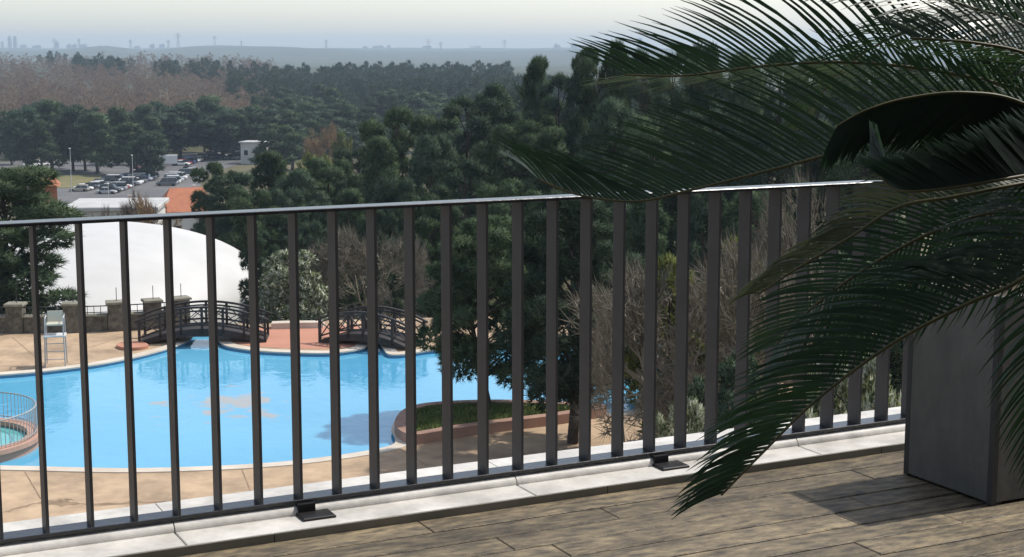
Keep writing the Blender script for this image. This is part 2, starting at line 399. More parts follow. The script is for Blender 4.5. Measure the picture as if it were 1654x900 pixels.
# water: glossy, gently rippled surface over a blue painted basin with brown sediment patches
m = bpy.data.materials.new('pool_water'); m.use_nodes = True; N = m.node_tree.nodes; L = m.node_tree.links; b = N['Principled BSDF']
geo = N.new('ShaderNodeNewGeometry')
def noise(scale, detail, st=None):
    n = N.new('ShaderNodeTexNoise'); n.inputs['Scale'].default_value = scale; n.inputs['Detail'].default_value = detail
    if st:
        mp = N.new('ShaderNodeMapping'); mp.inputs['Scale'].default_value = st; L.new(geo.outputs['Position'], mp.inputs[0]); L.new(mp.outputs[0], n.inputs[0])
    else: L.new(geo.outputs['Position'], n.inputs[0])
    return n
def ramp(src, stops):
    r = N.new('ShaderNodeValToRGB'); e = r.color_ramp.elements
    e[0].position, e[0].color = stops[0][0], (*stops[0][1], 1); e[1].position, e[1].color = stops[-1][0], (*stops[-1][1], 1)
    for p, c in stops[1:-1]: x = e.new(p); x.color = (*c, 1)
    L.new(src, r.inputs[0]); return r
base = ramp(noise(.11, 4).outputs['Fac'], [(.3, (.085, .35, .56)), (.7, (.13, .42, .61))])
patch_c = hit(355, 652, Wz)
vd = N.new('ShaderNodeVectorMath'); vd.operation = 'SUBTRACT'; L.new(geo.outputs['Position'], vd.inputs[0]); vd.inputs[1].default_value = patch_c
vs_ = N.new('ShaderNodeVectorMath'); vs_.operation = 'MULTIPLY'; L.new(vd.outputs[0], vs_.inputs[0]); vs_.inputs[1].default_value = (1 / 3.0, 1 / 2.6, 0)
ln = N.new('ShaderNodeVectorMath'); ln.operation = 'LENGTH'; L.new(vs_.outputs[0], ln.inputs[0])
n3 = noise(.9, 6); ad = N.new('ShaderNodeMath'); ad.operation = 'MULTIPLY_ADD'; L.new(ln.outputs['Value'], ad.inputs[0]); ad.inputs[1].default_value = -.22; L.new(n3.outputs['Fac'], ad.inputs[2])
pr = ramp(ad.outputs[0], [(.36, (0, 0, 0)), (.46, (.95, .95, .95))])
mx = N.new('ShaderNodeMix'); mx.data_type = 'RGBA'; L.new(pr.outputs[0], mx.inputs[0]); L.new(base.outputs[0], mx.inputs[6]); mx.inputs[7].default_value = (.33, .32, .29, 1)
L.new(mx.outputs[2], b.inputs['Base Color']); b.inputs['Roughness'].default_value = .06; b.inputs['IOR'].default_value = 1.33
n4 = noise(1.0, 3, (2.2, 1.6, 1)); bp = N.new('ShaderNodeBump'); bp.inputs['Strength'].default_value = .22; bp.inputs['Distance'].default_value = .06
L.new(n4.outputs['Fac'], bp.inputs['Height']); L.new(bp.outputs[0], b.inputs['Normal'])
M['water'] = m
tag(fill('pool_water', [offset(pool_pts, .02)], Wz, M['water']), kind='structure')
MB().loft([[(p.x, p.y, z) for p in offset(pool_pts, .015)] for z in (ZP - .015, ZP - 1.2)], False).build('pool_wall', M['pooltile']); tag(bpy.data.objects['pool_wall'], kind='structure')
ins, ots = offset(pool_pts, -.04), offset(pool_pts, .42)
cp = MB().loft([[(p.x, p.y, ZP - .03) for p in ins], [(p.x, p.y, ZP + .025) for p in ins], [(p.x, p.y, ZP + .03) for p in ots], [(p.x, p.y, ZP - .01) for p in ots]], False)
tag(cp.build('pool_coping', M['coping']), kind='structure')

# expansion joints, other dark lines and stains on the terrace
for a, b2 in (((40, 762), (66, 806)), ((388, 752), (408, 802)), ((640, 722), (690, 752)), ((20, 545), (75, 592)), ((150, 560), (205, 542))):  # the last two are dark lines near the chair and the wall
    p0, p1 = hit(*a, ZP), hit(*b2, ZP)
    d = p1 - p0
    tag(MB().beam(p0 + Vector((0, 0, .003)), p1 + Vector((0, 0, .003)), .035, .004).build('pavement_line', M['stain']), kind='structure')
for (x0, y0, x1, y1, wd) in ((5, 828, 60, 812, .22), (60, 812, 130, 815, .25), (130, 815, 300, 809, .14), (80, 808, 120, 808, .12)):
    n = 9; top = []; bot = []
    for k in range(n):
        t = k / (n - 1); p = hit(x0 + (x1 - x0) * t, y0 + (y1 - y0) * t + rnd.uniform(-1.5, 1.5), ZP); ww = wd * (.25 + rnd.random()) * math.sin(math.pi * (t * .9 + .05))
        top.append(p + Vector((0, ww, 0))); bot.append(p - Vector((0, ww, 0)))
    tag(fill('damp_stain', [top + bot[::-1]], ZP + .004, M['stain']), kind='structure')

# terracotta peninsula between the bridges
pen = [hit(x, y, ZP) for x, y in ((358, 545), (380, 533), (440, 528), (520, 525), (580, 528), (600, 540), (588, 553), (570, 560), (520, 564), (430, 561), (385, 556))]
tag(fill('peninsula_paving', [catmull(pen, 4)], ZP + .006, M['pink']), kind='structure')
st = [hit(x, y, ZP) for x, y in ((438, 532), (470, 531), (522, 530), (525, 527), (470, 527), (440, 528))]
tag(fill('low_step', [st], ZP + .25, M['coping'], thick=-.25), kind='structure')

def bridge(pl_, pr_, width, rise, label):
    """arched footbridge from foot pl_ to foot pr_ (its near side)"""
    d = pr_ - pl_; Lb = d.length; rz = math.atan2(d.y, d.x)
    root = empty('arched_footbridge', pl_, rz); tag(root, label, 'footbridge')
    def zz(x): return rise * (1 - (2 * x / Lb - 1) ** 2) + .06
    xs = np.linspace(0, Lb, 17)
    dk = MB(); dk.loft([[(x, -.06, zz(x)), (x, width + .06, zz(x)), (x, width + .06, zz(x) - .07), (x, -.06, zz(x) - .07)] for x in xs]); dk.build('deck', M['bridge'], root)
    for yy in (-.02, width + .02):
        MB().loft([[(x, yy - .05, zz(x) + .03), (x, yy + .05, zz(x) + .03), (x, yy + .05, zz(x) - .30 + .12 * abs(2 * x / Lb - 1)), (x, yy - .05, zz(x) - .30 + .12 * abs(2 * x / Lb - 1))] for x in xs]).build('girder', M['bridge'], root)
        H = .95
        MB().loft([[(x, yy - .055, zz(x) + H), (x, yy + .055, zz(x) + H), (x, yy + .055, zz(x) + H - .08), (x, yy - .055, zz(x) + H - .08)] for x in np.linspace(-.12, Lb + .12, 19)]).build('handrail', M['bridge'], root)
        MB().loft([[(x, yy - .03, zz(x) + .22), (x, yy + .03, zz(x) + .22), (x, yy + .03, zz(x) + .15), (x, yy - .03, zz(x) + .15)] for x in xs]).build('lower_rail', M['bridge'], root)
        MB().loft([[(x, yy - .03, zz(x) + H - .16), (x, yy + .03, zz(x) + H - .16), (x, yy + .03, zz(x) + H - .22), (x, yy - .03, zz(x) + H - .22)] for x in xs]).build('upper_rail', M['bridge'], root)
        nb = 6
        for i in range(nb + 1):
            x = .04 + (Lb - .08) * i / nb
            MB().box((x, yy, zz(x) + .38), (.10, .10, 1.08)).build('post', M['bridge'], root)
            if i < nb:
                x2 = .04 + (Lb - .08) * (i + 1) / nb
                for s_ in (0, 1):
                    a, c = (x + .05, x2 - .05)
                    za, zc = zz(a) + (.18, H - .2)[s_], zz(c) + (H - .2, .18)[s_]
                    MB().beam((a, yy + (.012 if s_ else -.012), za), (c, yy + (.012 if s_ else -.012), zc), .03, .06, (0, 1, 0)).build('brace', M['bridge'], root)
    for x in (.25, Lb - .25):
        MB().box((x, width / 2, -.05), (.5, width, .22)).build('abutment', M['stone'], root)
    return root
bridge(hit(224, 556, ZP), hit(430, 553, ZP), 1.5, .52, 'dark arched wooden footbridge in front of the white dome')
bridge(hit(516, 553, ZP), hit(660, 566, ZP), 1.4, .42, 'dark arched wooden footbridge beside the dense pine and bare trees')
ped = [hit(x, y, ZP) for x, y in ((188, 561), (205, 556), (228, 556), (240, 562), (225, 566), (200, 566))]
tag(fill('bridge_landing', [catmull(ped, 4)], ZP + .12, M['pink'], thick=-.11), kind='structure')

# round splash pool with its guard rail
ctr = hit(-73, 719, ZP); RAD = 2.55
rp = empty('splash_pool', (ctr.x, ctr.y, ZP - .9)); tag(rp, 'round raised splash pool with pink rim inside the big pool', 'splash pool')
def ring(r0, r1, z0, z1, n=72):
    rings = [[(r * math.cos(2 * math.pi * k / n), r * math.sin(2 * math.pi * k / n), z) for k in range(n)] for r, z in ((r1, z0), (r1, z1), (r0, z1), (r0, z0))]
    return MB().loft(rings + [rings[0]], False)
ring(RAD - .42, RAD, 1.02, 1.16).build('rim', M['pinkcoping'], rp)
ring(RAD - .36, RAD - .1, .0, 1.02).build('basin_wall', M['pinkcoping'], rp)
m2 = mat('splash_water', (.10, .42, .42), .06, (.13, .47, .46), .5, 3, bump=.1, bscale=2); M['splash'] = m2
MB().prism([((RAD - .38) * math.cos(a), (RAD - .38) * math.sin(a)) for a in np.linspace(0, 2 * math.pi, 48, endpoint=False)], .8, .98).build('water', m2, rp)
gr = empty('splash_pool_guardrail', (ctr.x, ctr.y, ZP + .26)); tag(gr, 'thin pale metal guard rail round the splash pool', 'guard rail')
RR_ = RAD - .14
for z, nm, r in ((.86, 'top_rail', .022), (.10, 'bottom_rail', .016)):
    n = 72; pts = [(RR_ * math.cos(2 * math.pi * k / n), RR_ * math.sin(2 * math.pi * k / n), z) for k in range(n + 1)]
    MB().tube(pts, r, 6, False).build(nm, M['grey_metal'], gr)
bal = MB().tube([(0, 0, .0), (0, 0, .86)], .011, 5).build('baluster', M['grey_metal'], gr)
for k in range(96):
    o = bal if k == 0 else bal.copy()
    if k: C.objects.link(o)
    a = 2 * math.pi * k / 96; o.location = (RR_ * math.cos(a), RR_ * math.sin(a), 0)

# grassy island bed at the pool's near right corner
bed_px = [(640, 708), (637, 692), (655, 674), (700, 664), (800, 660), (925, 664), (982, 671), (920, 684), (820, 697), (740, 708), (670, 719)]
bed = catmull([hit(x, y, ZP) for x, y in bed_px], 5)
bi, bo = offset(bed, -.42), offset(bed, -.04)
ib = empty('planting_bed', sum(bed, Vector()) / len(bed)); tag(ib, 'curbed lawn bed jutting into the pool under the pines', 'planting bed')
def world_child(o, p): o.parent = p; o.matrix_parent_inverse = p.matrix_world.inverted() if False else Matrix.Translation(-p.location); return o
kb = MB().loft([[(p.x, p.y, z) for p in lp] for lp, z in ((bo, ZP - .1), (bo, ZP + .32), (bi, ZP + .32), (bi, ZP + .15))], False).build('kerb', M['bedkerb']); world_child(kb, ib)
lw = fill('lawn', [offset(bed, -.40)], ZP + .24, M['grass']); world_child(lw, ib)
pts = []
xs = [p.x for p in bi]; ys = [p.y for p in bi]
def inside(x, y, poly):
    r = False; n = len(poly)
    for i in range(n):
        a, c = poly[i], poly[i - 1]
        if (a.y > y) != (c.y > y) and x < (c.x - a.x) * (y - a.y) / (c.y - a.y) + a.x: r = not r
    return r
while len(pts) < 5200:
    x, y = rnd.uniform(min(xs), max(xs)), rnd.uniform(min(ys), max(ys))
    if inside(x, y, bi): pts.append((x, y, ZP + .23))
P = np.array(pts); n = len(P); h = rng.uniform(.05, .16, n); a = rng.uniform(0, 6.28, n); dx = np.stack([np.cos(a), np.sin(a), 0 * a], -1) * .03
tip = P + np.stack([rng.normal(0, .04, n), rng.normal(0, .04, n), h], -1)
gb = link('grass_blades', tri_mesh('grass_blades', np.stack([P - dx, P + dx, tip], 1).reshape(-1, 3), n), None, M['grass_blade']); world_child(gb, ib); gb['kind'] = 'stuff'

# lifeguard chair
lc = empty('lifeguard_chair', hit(91, 590, ZP), .2); tag(lc, 'tall pale metal lifeguard chair standing by the pool edge', 'chair')
for sx in (-1, 1):
    for sy in (-1, 1):
        MB().tube([(sx * .37, sy * .42, 0), (sx * .33, sy * .33, 1.95 if sy > 0 else 1.62)], .024, 6).build('leg', M['grey_metal'], lc)
MB().box((0, -.1, 1.18), (.82, .7, .05)).build('platform', M['white_metal'], lc)
MB().box((0, .02, 1.60), (.60, .52, .07), None, .02).build('seat', M['cream'], lc)
MB().loft([[(-.28, .26 + t * .08, 1.62 + t * .42), (.28, .26 + t * .08, 1.62 + t * .42), (.28, .31 + t * .08, 1.62 + t * .42), (-.28, .31 + t * .08, 1.62 + t * .42)] for t in (0, .5, 1)]).build('backrest', M['cream'], lc)
for sx in (-1, 1): MB().tube([(sx * .33, -.28, 1.62), (sx * .33, -.26, 1.85), (sx * .33, .33, 1.87)], .02, 6).build('armrest', M['white_metal'], lc)
for z in (.3, .6, .9): MB().tube([(-.36, -.41 + z * .05, z), (.36, -.41 + z * .05, z)], .016, 6).build('rung', M['grey_metal'], lc)

# stone wall with pillars and iron railing at the far edge of the terrace
wp = [hit(x, y, ZP) for x, y in ((-330, 536), (-210, 537), (-80, 537), (27, 537), (118, 536), (188, 533.5), (247, 530), (292, 526))]
sw = empty('stone_wall', wp[3]); tag(sw, 'rubble stone wall with capped pillars and low iron railing below the white dome', 'wall')
def wc(b, name, mt): return world_child(b.build(name, M[mt]), sw)
for i, p in enumerate(wp):
    t = (wp[min(i + 1, len(wp) - 1)] - wp[max(i - 1, 0)]).normalized(); R = Matrix.Rotation(math.atan2(t.y, t.x), 3, 'Z')
    wc(MB().box(p + Vector((0, 0, .58)), (.68, .62, 1.16), R), 'pillar', 'stone')
    wc(MB().box(p + Vector((0, 0, 1.215)), (.82, .76, .11), R, .03), 'pillar_cap', 'cap')
    wc(MB().tube([p + Vector((.05, 0, 1.26)), p + Vector((.05, 0, 1.85))], .016, 5), 'rod', 'iron')
    if i < len(wp) - 1:
        q = wp[i + 1]; t = (q - p).normalized(); a, c = p + t * .35, q - t * .35
        up = lambda z: Vector((0, 0, z))
        wc(MB().beam(a + up(.33), c + up(.33), .42, .66), 'wall_section', 'stone')
        wc(MB().beam(a + up(.69), c + up(.69), .50, .06), 'coping_stone', 'cap')
        wc(MB().beam(a + up(1.07), c + up(1.07), .05, .04), 'railing_top_bar', 'iron'); wc(MB().beam(a + up(.80), c + up(.80), .04, .03), 'railing_lower_bar', 'iron')
        nn = max(3, int((c - a).length / .22))
        for k in range(1, nn):
            p2 = a + (c - a) * k / nn; wc(MB().box(p2 + up(.89), (.025, .025, .35), R), 'railing_bar', 'iron')

# ------------------------------------------------------------------ air dome, hall, houses, car park
dc = at(128, 471, 102); az, bz, ay, zeq = 12.1, 4.3, 17.5, dc.z
nu_, nv_ = 56, 18; rings = []
for j in range(nv_ + 1):
    ph = math.pi / 2 * j / nv_
    rings.append([(az * math.cos(ph) * math.cos(t), ay * math.cos(ph) * math.sin(t), bz * math.sin(ph) + .0) for t in np.linspace(0, 2 * math.pi, nu_, endpoint=False)])
skirt = [[(az * s_ * math.cos(t), ay * s_ * math.sin(t), z) for t in np.linspace(0, 2 * math.pi, nu_, endpoint=False)] for s_, z in ((.985, -4.9), (1.0, -2.2))]
dm = empty('air_dome', (dc.x, dc.y, dc.z - 4.9), .12); tag(dm, 'big smooth white air-supported dome behind the stone wall', 'dome')
o = MB().loft(skirt + rings[:-1]).build('membrane', M['membrane'], dm, True); o.location.z = 4.9

def house(name, label, cat, c, wd, dp, wall_h, roof_h, rz, roofm, wallm='wallwhite', flat=False):
    r = empty(name, c, rz); tag(r, label, cat)
    MB().box((0, 0, wall_h / 2), (wd, dp, wall_h)).build('wall', M[wallm], r)
    if flat: MB().box((0, 0, wall_h + .2), (wd + .8, dp + .8, .4), None, .08).build('roof', M[roofm], r)
    else:
        e = .5; a, b_ = wd / 2 + e, dp / 2 + e
        rf = MB(); rf.add([(-a, -b_, wall_h), (a, -b_, wall_h), (a, b_, wall_h), (-a, b_, wall_h), (-a * .55, 0, wall_h + roof_h), (a * .55, 0, wall_h + roof_h)],
                          [(3, 2, 1, 0), (0, 1, 5, 4), (1, 2, 5), (2, 3, 4, 5), (3, 0, 4)]); ro = rf.build('roof', M[roofm], r)
        MB().box((a * .3, .5, wall_h + roof_h * .9), (.6, .6, 1.2)).build('chimney', M[wallm], ro)
    nwin = max(2, int(wd / 2.6))
    for k in range(nwin):
        x = -wd / 2 + wd * (k + .5) / nwin
        wn = MB().box((x, -dp / 2 - .02, wall_h * .55), (1.1, .06, 1.3)).build('window', M['glass'], r)
        MB().box((x, -dp / 2 - .05, wall_h * .55 - .72), (1.3, .16, .08)).build('sill', M['wallwhite'], wn)
    return r
def gp(px, dist): d = ray(px, HY); k = dist / d.y; return Vector((d.x * k, dist, tz(d.x * k, dist)))
def base_h(px, ytop, dist): p = gp(px, dist); return p, at(px, ytop, dist).z - p.z
p, h = base_h(180, 327, 160); house('sports_hall', 'low hall with a white flat roof behind the white dome', 'hall', p, 8.6, 9, h - .4, 0, .1, 'roofwhite', flat=True)
p, h = base_h(293, 303, 232); house('house', 'small house with bright orange hipped roof beside the car park', 'house', p, 7.6, 8, h - 3.2, 3.2, .35, 'rooftile')
p, h = base_h(185, 321, 225); house('house', 'long low house with dull orange roof in front of the parked cars', 'house', p, 7.5, 6, h - 1.4, 1.4, .1, 'rooftile')
p, h = base_h(62, 284, 215); house('house', 'narrow house with salmon wall and orange roof among pines', 'house', p, 3.2, 5, h - 1.2, 1.2, .3, 'rooftile', 'rooftile')
p, h = base_h(408, 228, 425); house('kiosk_building', 'white flat-roofed building behind the parked cars', 'building', p, 6.0, 6, h - .4, 0, -.2, 'roofwhite', flat=True)

ZL = -29.9
lot = [hit(x, y, ZL) for x, y in ((-60, 275), (60, 258), (200, 262), (262, 254), (330, 246), (440, 240), (470, 250), (400, 262), (335, 283), (300, 318), (130, 340), (40, 318))]
pk = fill('car_park', [catmull(lot, 4)], -29.88, M['asphalt'], thick=-.3); tag(pk, kind='structure')
gl = [hit(x, y, -29.9) for x, y in ((80, 287), (150, 283), (178, 290), (120, 303), (85, 302))]
tag(fill('verge', [catmull(gl, 4)], -29.78, M['verge'], thick=-.3), kind='structure')

COL = {'white': (.72, .72, .71), 'silver': (.42, .43, .44), 'black': (.02, .02, .022), 'grey': (.14, .145, .15), 'red': (.30, .04, .035), 'blue': (.05, .09, .2), 'beige': (.38, .34, .27)}
for k, c in COL.items(): M['car_' + k] = mat('car_paint_' + k, c, .25, spec=.6)
def car_proto(kind, colr):
    root = empty('parked_car'); Lc, Wc, Hb, Hc = (4.3, 1.75, .82, 1.45) if kind != 'van' else (4.7, 1.85, 1.0, 1.9)
    def sect(x, w_, z0, z1): return [(x, -w_ / 2, z0 + .08), (x, -w_ / 2 + .12, z0), (x, w_ / 2 - .12, z0), (x, w_ / 2, z0 + .08), (x, w_ / 2, z1 - .14), (x, w_ / 2 - .14, z1), (x, -w_ / 2 + .14, z1), (x, -w_ / 2, z1 - .14)]
    bo_ = MB(); h2 = Lc / 2
    bo_.loft([sect(-h2, Wc * .82, .38, Hb * .86), sect(-h2 + .18, Wc * .96, .24, Hb), sect(-h2 + .9, Wc, .22, Hb + .04), sect(.4, Wc, .22, Hb + .03), sect(h2 - .9, Wc, .22, Hb - .02), sect(h2 - .22, Wc * .94, .24, Hb - .12), sect(h2, Wc * .8, .34, Hb - .25)])
    rear = -h2 + (.75 if kind == 'sedan' else .12); fr = h2 - (1.25 if kind != 'van' else .8)
    r0, r1 = rear + (.45 if kind == 'sedan' else .25), fr - .75
    def rect(z, a, b_, w_): return [(a, -w_ / 2, z), (b_, -w_ / 2, z), (b_, w_ / 2, z), (a, w_ / 2, z)]
    body = None
    bo_.loft([rect(Hc - .07, r0 - .05, r1 + .06, Wc * .80), rect(Hc, r0 + .1, r1 - .12, Wc * .70)])
    for x in (r0 * .4 + r1 * .6,): 
        for sy in (-1, 1): bo_.beam((x, sy * Wc * .455, Hb), (x, sy * Wc * .40, Hc - .05), .05, .08)
    bo_.build('body', M['car_' + colr], root)
    MB().loft([rect(Hb - .02, rear, fr, Wc * .90), rect(Hc - .07, r0, r1, Wc * .785)]).build('windows', M['glass'], root)
    for x in (-h2 + .82, h2 - .82):
        for sy in (-1, 1):
            o = MB().tube([(x, sy * (Wc / 2 - .19), .31), (x, sy * (Wc / 2 + .01), .31)], .31, 12).build('wheel', M['tyre'], root)
    return root
protos = {}
def car(p, rz, kind, colr, label):
    k = (kind, colr)
    if k not in protos: protos[k] = car_proto(kind, colr); o = protos[k]
    else: o = copy_tree(protos[k])
    o.location = p; o.rotation_euler = (0, 0, rz)
    tag(o, label, 'car', 'cars parked in the valley car park')
cols = ['white'] * 5 + ['silver'] * 4 + ['black'] * 3 + ['grey'] * 3 + ['blue', 'red', 'beige']
kinds = ['sedan', 'hatchback', 'hatchback', 'van']
rows = [((125, 310), (205, 288), 'in the row beside the grass verge'), ((170, 314), (245, 287), 'in the row next to the short lamp post'), ((222, 281), (247, 269), 'near the white box truck'),
        ((268, 301), (310, 277), 'in the row behind the orange hipped roof'), ((292, 268), (345, 251), 'in the row beyond the white box truck'), ((338, 256), (394, 258), 'on the bank below the white kiosk building'),
        ((340, 249), (384, 246), 'beside the white kiosk building'), ((42, 270), (76, 267), 'at the wood edge behind the lime green shrub'), ((-6, 250), (12, 247), 'deep among the far pines')]
for (a, b2, where) in rows:
    p0, p1 = hit(*a, -29.87), hit(*b2, -29.87); Lr = (p1 - p0).length; n = max(2, int(Lr / 2.65)); ang = math.atan2(p1.y - p0.y, p1.x - p0.x) + math.pi / 2
    wild = where.startswith('at the wood') or where.startswith('deep')
    if wild: n = 2; ang += math.pi / 2
    for k in range(n):
        if not wild and rnd.random() < .06: continue
        p = p0.lerp(p1, (k + .5) / n); kd, cl = rnd.choice(kinds), rnd.choice(cols)
        if wild: cl = 'white'; p.z = tz(p.x, p.y) + .02
        else: p.z = -29.875
        car(p, ang + rnd.uniform(-.05, .05) + (math.pi if rnd.random() < .4 else 0), kd, cl, '%s %s parked %s' % (cl, {'sedan': 'saloon car', 'hatchback': 'hatchback car', 'van': 'tall van-like car'}[kd], where))
bt = empty('box_truck', hit(270, 268, -29.87), .25); bt.location.z = -29.875; tag(bt, 'white box truck standing in the car park', 'truck')
MB().box((.4, 0, 1.75), (4.6, 2.2, 2.3), None, .05).build('cargo_box', M['car_white'], bt)
MB().loft([[(-3.6, -1, .5), (-3.6, 1, .5), (-3.6, 1, 1.3), (-3.6, -1, 1.3)], [(-3.2, -1, .5), (-3.2, 1, .5), (-3.2, 1, 2.2), (-3.2, -1, 2.2)], [(-1.95, -1, .5), (-1.95, 1, .5), (-1.95, 1, 2.3), (-1.95, -1, 2.3)]]).build('cab', M['car_white'], bt)
MB().box((-3.0, 0, 1.75), (.5, 2.04, .5)).build('cab_window', M['glass'], bt); MB().box((-.3, 0, .5), (5.8, 1.0, .2)).build('chassis', M['tyre'], bt)
for x in (-2.7, 1.7):
    for sy in (-1, 1): MB().tube([(x, sy * .75, .42), (x, sy * 1.03, .42)], .42, 12).build('wheel', M['tyre'], bt)
for (px, yt, dist, nm) in ((106, 240, 340, 'tall pale lamp post at the left end of the parked rows'), (207, 251, 345, 'tall pale lamp post standing among the parked cars'), (166, 297, 250, 'short lamp post near the dull orange roof')):
    p, h = base_h(px, yt, dist); lp = empty('lamp_post', p); tag(lp, nm, 'lamp post')
    MB().tube([(0, 0, 0), (0, 0, h)], [.08, .05], 8).build('pole', M['white_metal'], lp); MB().box((0, -.25, h + .05), (.3, .7, .14), None, .04).build('lamp_head', M['white_metal'], lp)

# ------------------------------------------------------------------ vegetation
def blades(Cn, out, size, nb, wid, spread=.8, up=.25):
    """nb thin triangles at each centre, fanning round the outward direction"""
    n = len(Cn); Cc = np.repeat(Cn, nb, 0); O = np.repeat(out, nb, 0)
    D = O + rng.normal(0, spread, (n * nb, 3)); D[:, 2] += up; D /= np.linalg.norm(D, axis=1, keepdims=True) + 1e-9
    s_ = np.repeat(size, nb) * rng.uniform(.6, 1.2, n * nb)
    R = rng.normal(0, 1, (n * nb, 3)); S = np.cross(D, R); S /= np.linalg.norm(S, axis=1, keepdims=True) + 1e-9
    ww = wid * np.repeat(size, nb)[:, None]
    b0 = Cc - D * (s_ * .25)[:, None]; T = np.stack([b0 + S * ww, b0 - S * ww, Cc + D * (s_ * .75)[:, None]], 1)
    Ng = np.cross(T[:, 1] - T[:, 0], T[:, 2] - T[:, 0]); fl_ = (Ng * O).sum(1) < 0; T[fl_] = T[fl_][:, [1, 0, 2]]
    return T
def soft_normals(T, out, nb):          # clump-wise shading normals
    Ng = np.cross(T[:, 1] - T[:, 0], T[:, 2] - T[:, 0]); Ng /= np.linalg.norm(Ng, axis=1, keepdims=True) + 1e-9
    n = np.repeat(out, nb, 0) * 1.1 + Ng * .6; return n / (np.linalg.norm(n, axis=1, keepdims=True) + 1e-9)
def lobe_points(lobes, per):
    cs, os_ = [], []
    for (c, r) in lobes:
        n = int(per * (r[0] * r[1]) ** .5 / 1.0) + 6
        d = rng.normal(0, 1, (n, 3)); d[:, 2] = np.abs(d[:, 2]) * np.where(rng.random(n) < .7, 1, -1); d /= np.linalg.norm(d, axis=1, keepdims=True)
        k = rng.uniform(.5, 1.02, n) ** .6
        cs.append(np.array(c) + d * np.array(r) * k[:, None]); os_.append(d)
    return np.concatenate(cs), np.concatenate(os_)
def make_lobes(Hh, Wd, n, low, shape, lr):
    L_ = []
    for i in range(n):
        t = (i + .5 * rng.random()) / n; z = low + (1 - low) * t
        if shape == 'cone': pr_ = (1 - t) ** .7 * .9 + .06
        elif shape == 'umbrella': pr_ = .55 + .45 * math.sin(math.pi * min(1, t * 1.05)) if t < .85 else .5
        else: pr_ = math.sqrt(max(0.02, 1 - ((t - .45) / .58) ** 2))
        a = i * 2.4 + rng.uniform(-.6, .6); rad = pr_ * Wd / 2 * rng.uniform(.35, .85)
        r = lr * Wd * rng.uniform(.7, 1.25) * (1 - .35 * t)
        L_.append(((rad * math.cos(a), rad * math.sin(a), min(z * Hh, Hh - r * .6)), (r, r, r * rng.uniform(.55, .8))))
    return L_
def trunk_mb(Hh, Wd, lobes, r0, lean=.3, forks=True):
    b = MB(); la = rng.uniform(0, 6.28); pts = []
    for k in range(7):
        t = k / 6; pts.append(Vector((lean * math.cos(la) * math.sin(t * 2.2) + .03 * rng.normal(), lean * math.sin(la) * math.sin(t * 2.2), t * Hh * .92 - (.3 if k == 0 else 0))))
    b.tube(pts, [r0 * (1 - .85 * k / 6) for k in range(7)], 7)
    for (c, r) in lobes:
        z = max(.15 * Hh, c[2] - .35 * math.hypot(c[0], c[1]) - .1 * Hh); k = min(5.99, z / (Hh * .92) * 6); i = int(k); p = pts[i].lerp(pts[i + 1], k - i)
        e = Vector(c); mdl = p.lerp(e, .5) + Vector((0, 0, .04 * Hh)); rr0 = r0 * .42 * (1 - .6 * z / Hh)
        b.tube([p, mdl, e], [rr0, rr0 * .65, rr0 * .25], 5)
    return b
def pine_mesh(Hh, Wd, nl, per, tuft, nb, low=.32, shape='round', lr=.2, wid=.12, mt='needle', r0=None, lean=.3):
    lobes = make_lobes(Hh, Wd, nl, low, shape, lr)
    tb = trunk_mb(Hh, Wd, lobes, r0 or Hh * .017 + .04, lean).build('trunk', M['bark']); tm = tb.data; bpy.data.objects.remove(tb)
    c, o_ = lobe_points(lobes, per); T = blades(c, o_, np.full(len(c), tuft), nb, wid); sn = soft_normals(T, o_, nb); T = T.reshape(-1, 3)
    cm = tri_mesh('crown', T, len(T) // 3, sn); cm.materials.append(M[mt]); return tm, cm
def bare_mesh(Hh, Wd, mt, depth=5, r0=None, thick=1.0, kids=3, twigs=True):
    b = MB(); tips = []
    def grow(p, d, L_, r, lv):
        e1 = p + d * L_ * .5 + Vector(rng.normal(0, .06 * L_, 3)); e2 = e1 + (d + Vector(rng.normal(0, .15, 3))).normalized() * L_ * .5
        b.tube([p, e1, e2], [r, r * .8, r * .6], 5 if lv < 2 else 3, lv == depth)
        if lv >= depth: tips.append(e2); return
        for _ in range(kids + (rng.random() < .35)):
            nd = (d * .75 + Vector(rng.normal(0, .55, 3)) * Vector((Wd / Hh * 1.3,) * 3).x + Vector((0, 0, .18))).normalized()
            grow(e1.lerp(e2, rng.uniform(.2, 1)), nd, L_ * rng.uniform(.58, .78), r * .56, lv + 1)
    grow(Vector((0, 0, -.15)), Vector((0, 0, 1)), Hh * .30, (r0 or Hh * .018 + .02) * thick, 0)
    tm = b.build('trunk', M[mt]); me_ = tm.data; bpy.data.objects.remove(tm)
    tp = np.array([tuple(t) for t in tips]); out = tp - np.array([0, 0, Hh * .35]); out /= np.linalg.norm(out, axis=1, keepdims=True)
    T = blades(tp, out, np.full(len(tp), Hh * .11), 7, .018 * thick, .55, .3).reshape(-1, 3)
    cm = tri_mesh('crown', T, len(T) // 3); cm.materials.append(M[mt]); return me_, cm
def norm_top(cm):      # real crown height
    a = np.empty(len(cm.vertices) * 3); cm.vertices.foreach_get('co', a); a = a.reshape(-1, 3); return a[:, 2].max(), np.percentile(np.abs(a[:, 0]), 97) * 2
def plant(name, meshes, px, ytop, dist, wpx, label, cat='tree', group=None, zbase=None, rz=None):
    p = gp(px, dist)
    if zbase is not None: p.z = zbase
    H_ = at(px, ytop, dist).z - p.z; W_ = wpx * dist / F
    th_, tw_ = norm_top(meshes[1])
    r = empty(name, p, rnd.uniform(0, 6.28) if rz is None else rz); r.scale = (W_ / tw_, W_ / tw_, H_ / th_)
    link('trunk', meshes[0], r); link('crown', meshes[1], r); tag(r, label, cat, group)
    return r

